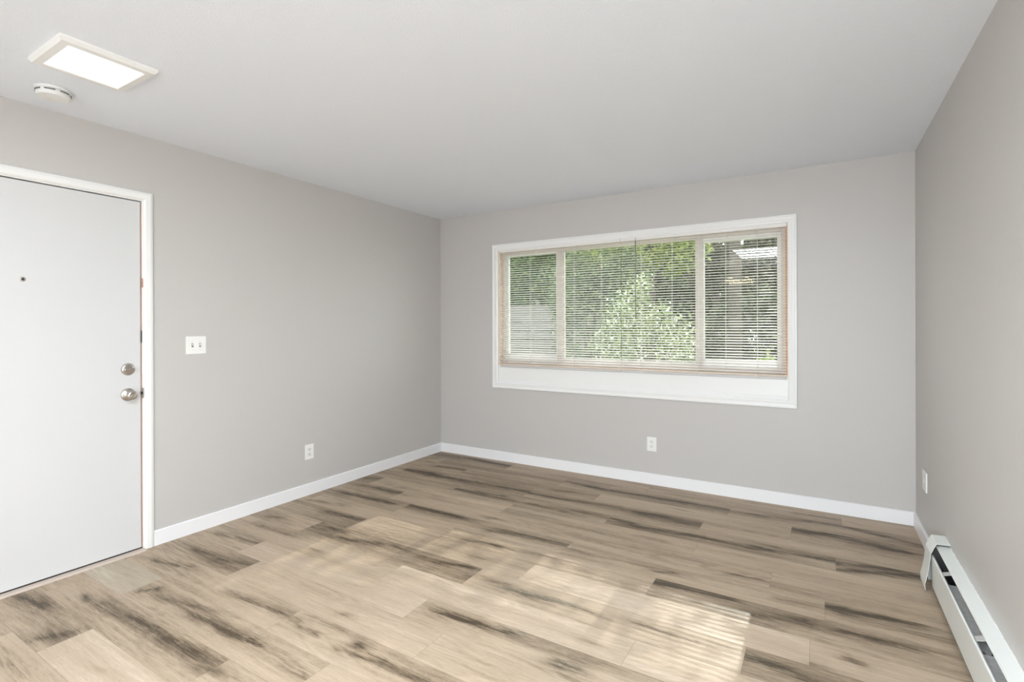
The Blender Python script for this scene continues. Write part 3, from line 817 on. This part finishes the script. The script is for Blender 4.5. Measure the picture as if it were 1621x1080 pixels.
def leaves(name, root, blobs, n, size, m_, droop=0.0, aspect=2.0, shell=0.55):
    """a crown of folded leaf blades filling the given ellipsoids (centre, radii)"""
    vol = np.array([b[1][0] * b[1][1] * b[1][2] for b in blobs]) ** 0.7
    pick = RNG.choice(len(blobs), n, p=vol / vol.sum())
    C = np.array([b[0] for b in blobs])[pick]; Rr = np.array([b[1] for b in blobs])[pick]
    d = RNG.normal(size=(n, 3)); d /= np.linalg.norm(d, axis=1)[:, None]
    rad = (shell + (1 - shell) * RNG.random(n)) ** 0.8
    rad *= 1 + 0.13 * np.sin(d[:, 0] * 7 + pick) * np.cos(d[:, 2] * 6 + 2 * pick)
    Pp = C + d * Rr * rad[:, None]
    Pp[:, 2] = np.maximum(Pp[:, 2], GZ + 0.03)
    a = RNG.normal(size=(n, 3)) + d * 0.6; a[:, 2] -= droop; a /= np.linalg.norm(a, axis=1)[:, None]
    b = np.cross(a, RNG.normal(size=(n, 3))); b /= np.linalg.norm(b, axis=1)[:, None]
    c = np.cross(a, b)
    s = size * (0.6 + 0.8 * RNG.random(n))[:, None]
    wd = s / aspect
    v0 = Pp - a * s * .5; v1 = Pp + b * wd * .5 + c * wd * .12; v2 = Pp + a * s * .5; v3 = Pp - b * wd * .5 + c * wd * .12
    V = np.stack([v0, v1, v2, v3], 1).reshape(-1, 3) - np.array(root.location)
    me = bpy.data.meshes.new(name)
    me.vertices.add(4 * n); me.vertices.foreach_set('co', V.ravel().astype(np.float32))
    i = np.arange(n) * 4
    T = np.stack([i, i + 1, i + 2, i, i + 2, i + 3], 1).ravel()
    me.loops.add(6 * n); me.loops.foreach_set('vertex_index', T.astype(np.int32))
    me.polygons.add(2 * n); me.polygons.foreach_set('loop_start', (np.arange(2 * n) * 3).astype(np.int32))
    me.polygons.foreach_set('loop_total', np.full(2 * n, 3, dtype=np.int32))
    me.update(calc_edges=True)
    at = me.attributes.new('rnd', 'FLOAT', 'POINT'); at.data.foreach_set('value', np.repeat(RNG.random(n), 4).astype(np.float32))
    me.materials.append(m_)
    o = bpy.data.objects.new(name, me); COL.objects.link(o); o.parent = root
    return o

def plant(name, base, blobs, n, size, m_, label, cat, group=None, trunk_r=0.06, stems=1, droop=0.0, aspect=2.0, shell=0.5):
    r = tag(empty(name, (base[0], base[1], GZ)), label, cat, group)
    leaves('foliage', r, blobs, n, size, m_, droop, aspect, shell)
    mb = MB(); b0 = Vector((base[0], base[1], GZ)); top = Vector(blobs[0][0])
    for k in range(stems):
        j = Vector((random.uniform(-.1, .1), random.uniform(-.1, .1), 0)) * (stems > 1)
        mid_ = b0.lerp(top, 0.5) + Vector((random.uniform(-.08, .08), random.uniform(-.08, .08), 0))
        mb.tube([b0 + j, mid_ + j * 2, top + j * 3], [trunk_r * 1.25, trunk_r, trunk_r * 0.5], 10)
    for c, rr in blobs[1:] if len(blobs) > 1 else []:
        s = b0.lerp(top, random.uniform(0.55, 0.9))
        e = Vector(c)
        mb.tube([s, s.lerp(e, 0.5) + Vector((0, 0, 0.12 * rr[2])), e], [trunk_r * .5, trunk_r * .35, trunk_r * .15], 7)
    part(mb, 'trunk' if stems == 1 else 'stems', M_BARK, r)
    return r

L_MID = leaf_mat('leaf_mid_green', (0.06, 0.11, 0.035), (0.14, 0.22, 0.07), (0.30, 0.36, 0.14), 0.45)
L_BRIGHT = leaf_mat('leaf_variegated_highlights', (0.07, 0.11, 0.03), (0.30, 0.37, 0.14), (0.88, 0.88, 0.78), 0.35)  # dark gaps and white highlights are put into the leaf colours
L_BLUE = leaf_mat('leaf_grey_green', (0.075, 0.115, 0.055), (0.17, 0.22, 0.11), (0.37, 0.40, 0.22), 0.40)
L_DARK = leaf_mat('leaf_dark_green', (0.045, 0.06, 0.03), (0.10, 0.13, 0.06), (0.20, 0.25, 0.11), 0.35)
L_OLIVE = leaf_mat('leaf_olive_needles', (0.06, 0.065, 0.035), (0.13, 0.13, 0.075), (0.26, 0.25, 0.16), 0.25)
L_LIME = leaf_mat('leaf_lime', (0.16, 0.22, 0.05), (0.34, 0.42, 0.11), (0.55, 0.58, 0.25), 0.5)

plant('broadleaf_tree', (-4.3, 10.6), [((-4.3, 10.6, 3.0), (1.5, .9, 1.25)), ((-5.6, 10.7, 2.9), (1.2, .8, 1.2)), ((-3.0, 10.5, 3.3), (1.2, .8, 1.3)), ((-4.3, 10.6, 4.2), (1.6, .9, .9))],
      9500, 0.15, L_MID, 'green leafy tree filling the top of the left window pane, behind the fence', 'tree', 'trees outside', 0.09)
plant('tall_shrub', (-0.75, 6.0), [((-0.75, 6.0, 1.2), (.95, .6, 1.3)), ((-1.2, 6.1, 2.1), (.7, .5, .9)), ((-0.15, 6.2, 2.0), (.7, .5, 1.0)), ((-.6, 6.1, 2.8), (.85, .5, .8))],
      10500, 0.085, L_BLUE, 'grey-green leafy shrub outside the left part of the middle window pane', 'shrub', 'shrubs outside', 0.05, 4)
plant('bright_bush', (1.05, 4.0), [((1.05, 4.0, .70), (.82, .6, .85)), ((0.70, 4.0, 1.35), (.50, .45, .55)), ((1.50, 4.1, 1.05), (.42, .4, .50)), ((.82, 3.9, 1.72), (.30, .3, .38)),
                                      ((1.25, 3.9, 1.45), (.30, .3, .30)), ((.35, 4.0, .95), (.35, .3, .45)), ((1.0, 3.9, 2.0), (.18, .2, .22)), ((1.62, 4.0, .75), (.30, .3, .5))],
      6500, 0.058, L_BRIGHT, 'bright pale-leaved bush in the middle window pane, right of the tilt wand', 'bush', 'shrubs outside', 0.035, 6, shell=0.3)
plant('broadleaf_tree', (-0.2, 8.6), [((-0.2, 8.6, 3.5), (1.3, .55, .9)), ((0.55, 8.5, 3.25), (.7, .5, .75)), ((-1.4, 8.6, 3.3), (1.0, .5, .9)), ((-.3, 8.6, 4.3), (1.2, .5, .7))],
      6500, 0.13, L_LIME, 'yellow-green tree whose leaves hang into the top of the middle window pane', 'tree', 'trees outside', 0.10)
plant('shade_tree', (2.05, 6.2), [((2.0, 6.3, 5.6), (1.6, 1.2, .75)), ((0.9, 6.3, 5.9), (1.1, 1.0, .7)), ((3.1, 6.3, 5.9), (1.1, 1.0, .7)), ((2.0, 6.5, 6.6), (1.8, 1.4, .9))],
      4200, 0.14, L_DARK, 'dark tree trunk standing outside the right window pane, its crown above the view', 'tree', 'trees outside', 0.11, shell=0.2)
plant('conifer', (0.85, 11.2), [((0.85, 11.2, 3.6), (.60, .5, 1.0)), ((0.6, 11.2, 2.9), (.5, .5, .6)), ((1.15, 11.2, 3.0), (.5, .5, .7)), ((.85, 11.2, 4.7), (.3, .3, .8))],
      4200, 0.17, L_OLIVE, 'olive-grey conifer at the top right of the middle window pane', 'tree', 'trees outside', 0.10, droop=1.2, aspect=5)
plant('conifer', (2.5, 9.7), [((2.45, 9.7, 3.0), (.90, .5, .95)), ((2.0, 9.7, 2.6), (.5, .5, .9)), ((3.0, 9.7, 2.4), (.6, .5, 1.1)), ((2.5, 9.7, 4.1), (.6, .4, .7))],
      9500, 0.17, L_OLIVE, 'brown-grey conifer branches at the top of the right window pane', 'tree', 'trees outside', 0.10, droop=1.2, aspect=4)
plant('dark_shrub', (2.3, 7.4), [((2.3, 7.4, 0.95), (.80, .5, 1.2)), ((1.65, 7.5, 0.8), (.6, .5, 1.0)), ((2.85, 7.3, 1.0), (.55, .5, 1.1))],
      14000, 0.10, L_DARK, 'dark green shrub filling the lower right window pane', 'shrub', 'shrubs outside', 0.04, 5)
plant('low_plant', (2.68, 4.6), [((2.68, 4.6, 0.40), (.22, .2, .5)), ((2.78, 4.6, .55), (.16, .2, .3))],
      700, 0.08, L_LIME, 'small lime-green plant in the bottom right corner of the right window pane', 'plant', 'shrubs outside', 0.02, 5)
for i, (x, y, h, n_, mt_, lb) in enumerate([
        (-11.5, 17.6, 5.4, 5000, L_BLUE, 'grey-green far hedge mound seen through the left window pane'),
        (-6.6, 17.8, 5.6, 5000, L_DARK, 'dark far hedge mound behind the left tree'),
        (-2.2, 17.4, 5.2, 5000, L_DARK, 'dark far hedge mound behind the pale bush'),
        (2.6, 18.6, 5.2, 5000, L_BLUE, 'grey-green far hedge mound in the right window pane'),
        (-9.4, 13.5, 4.2, 7000, L_MID, 'green hedge mound far behind the fence, leftmost one'),
        (-6.2, 13.6, 4.8, 7000, L_BLUE, 'grey-green hedge mound behind the left tree'),
        (-3.1, 13.4, 4.4, 7000, L_MID, 'green hedge mound behind the grey-green shrub'),
        (0.15, 13.6, 4.3, 7000, L_BLUE, 'grey-green hedge mound behind the pale bush'),
        (3.4, 13.4, 4.2, 7000, L_DARK, 'dark hedge mound behind the tree trunk, rightmost one')]):
    e = 1.5 if y > 16 else 1.0
    plant('hedge', (x, y), [((x, y, h * .40), (1.45 * e, .9, h * .50)), ((x - .55 * e, y, h * .70), (.95 * e, .8, h * .32)), ((x + .55 * e, y + .1, h * .66), (.92 * e, .8, h * .32))],
          n_, 0.22 * e, mt_, lb, 'hedge', 'hedge mounds at the back', 0.06, 3)

fr = tag(empty('fence', (-4.0, 8.6, GZ)), 'pale grey board fence across the lower half of the left window pane', 'fence')
mb = MB()
for k in range(9):
    z = GZ + 0.08 + k * 0.245
    mb.box(-7.2, -1.6, 8.60, 8.625, z, z + 0.225)
part(mb, 'boards', M_FENCE, fr)
for x in (-6.9, -5.2, -3.5, -1.8):
    part(MB().box(x - .05, x + .05, 8.625, 8.72, GZ, GZ + 2.4), 'post', M_FENCE, fr)
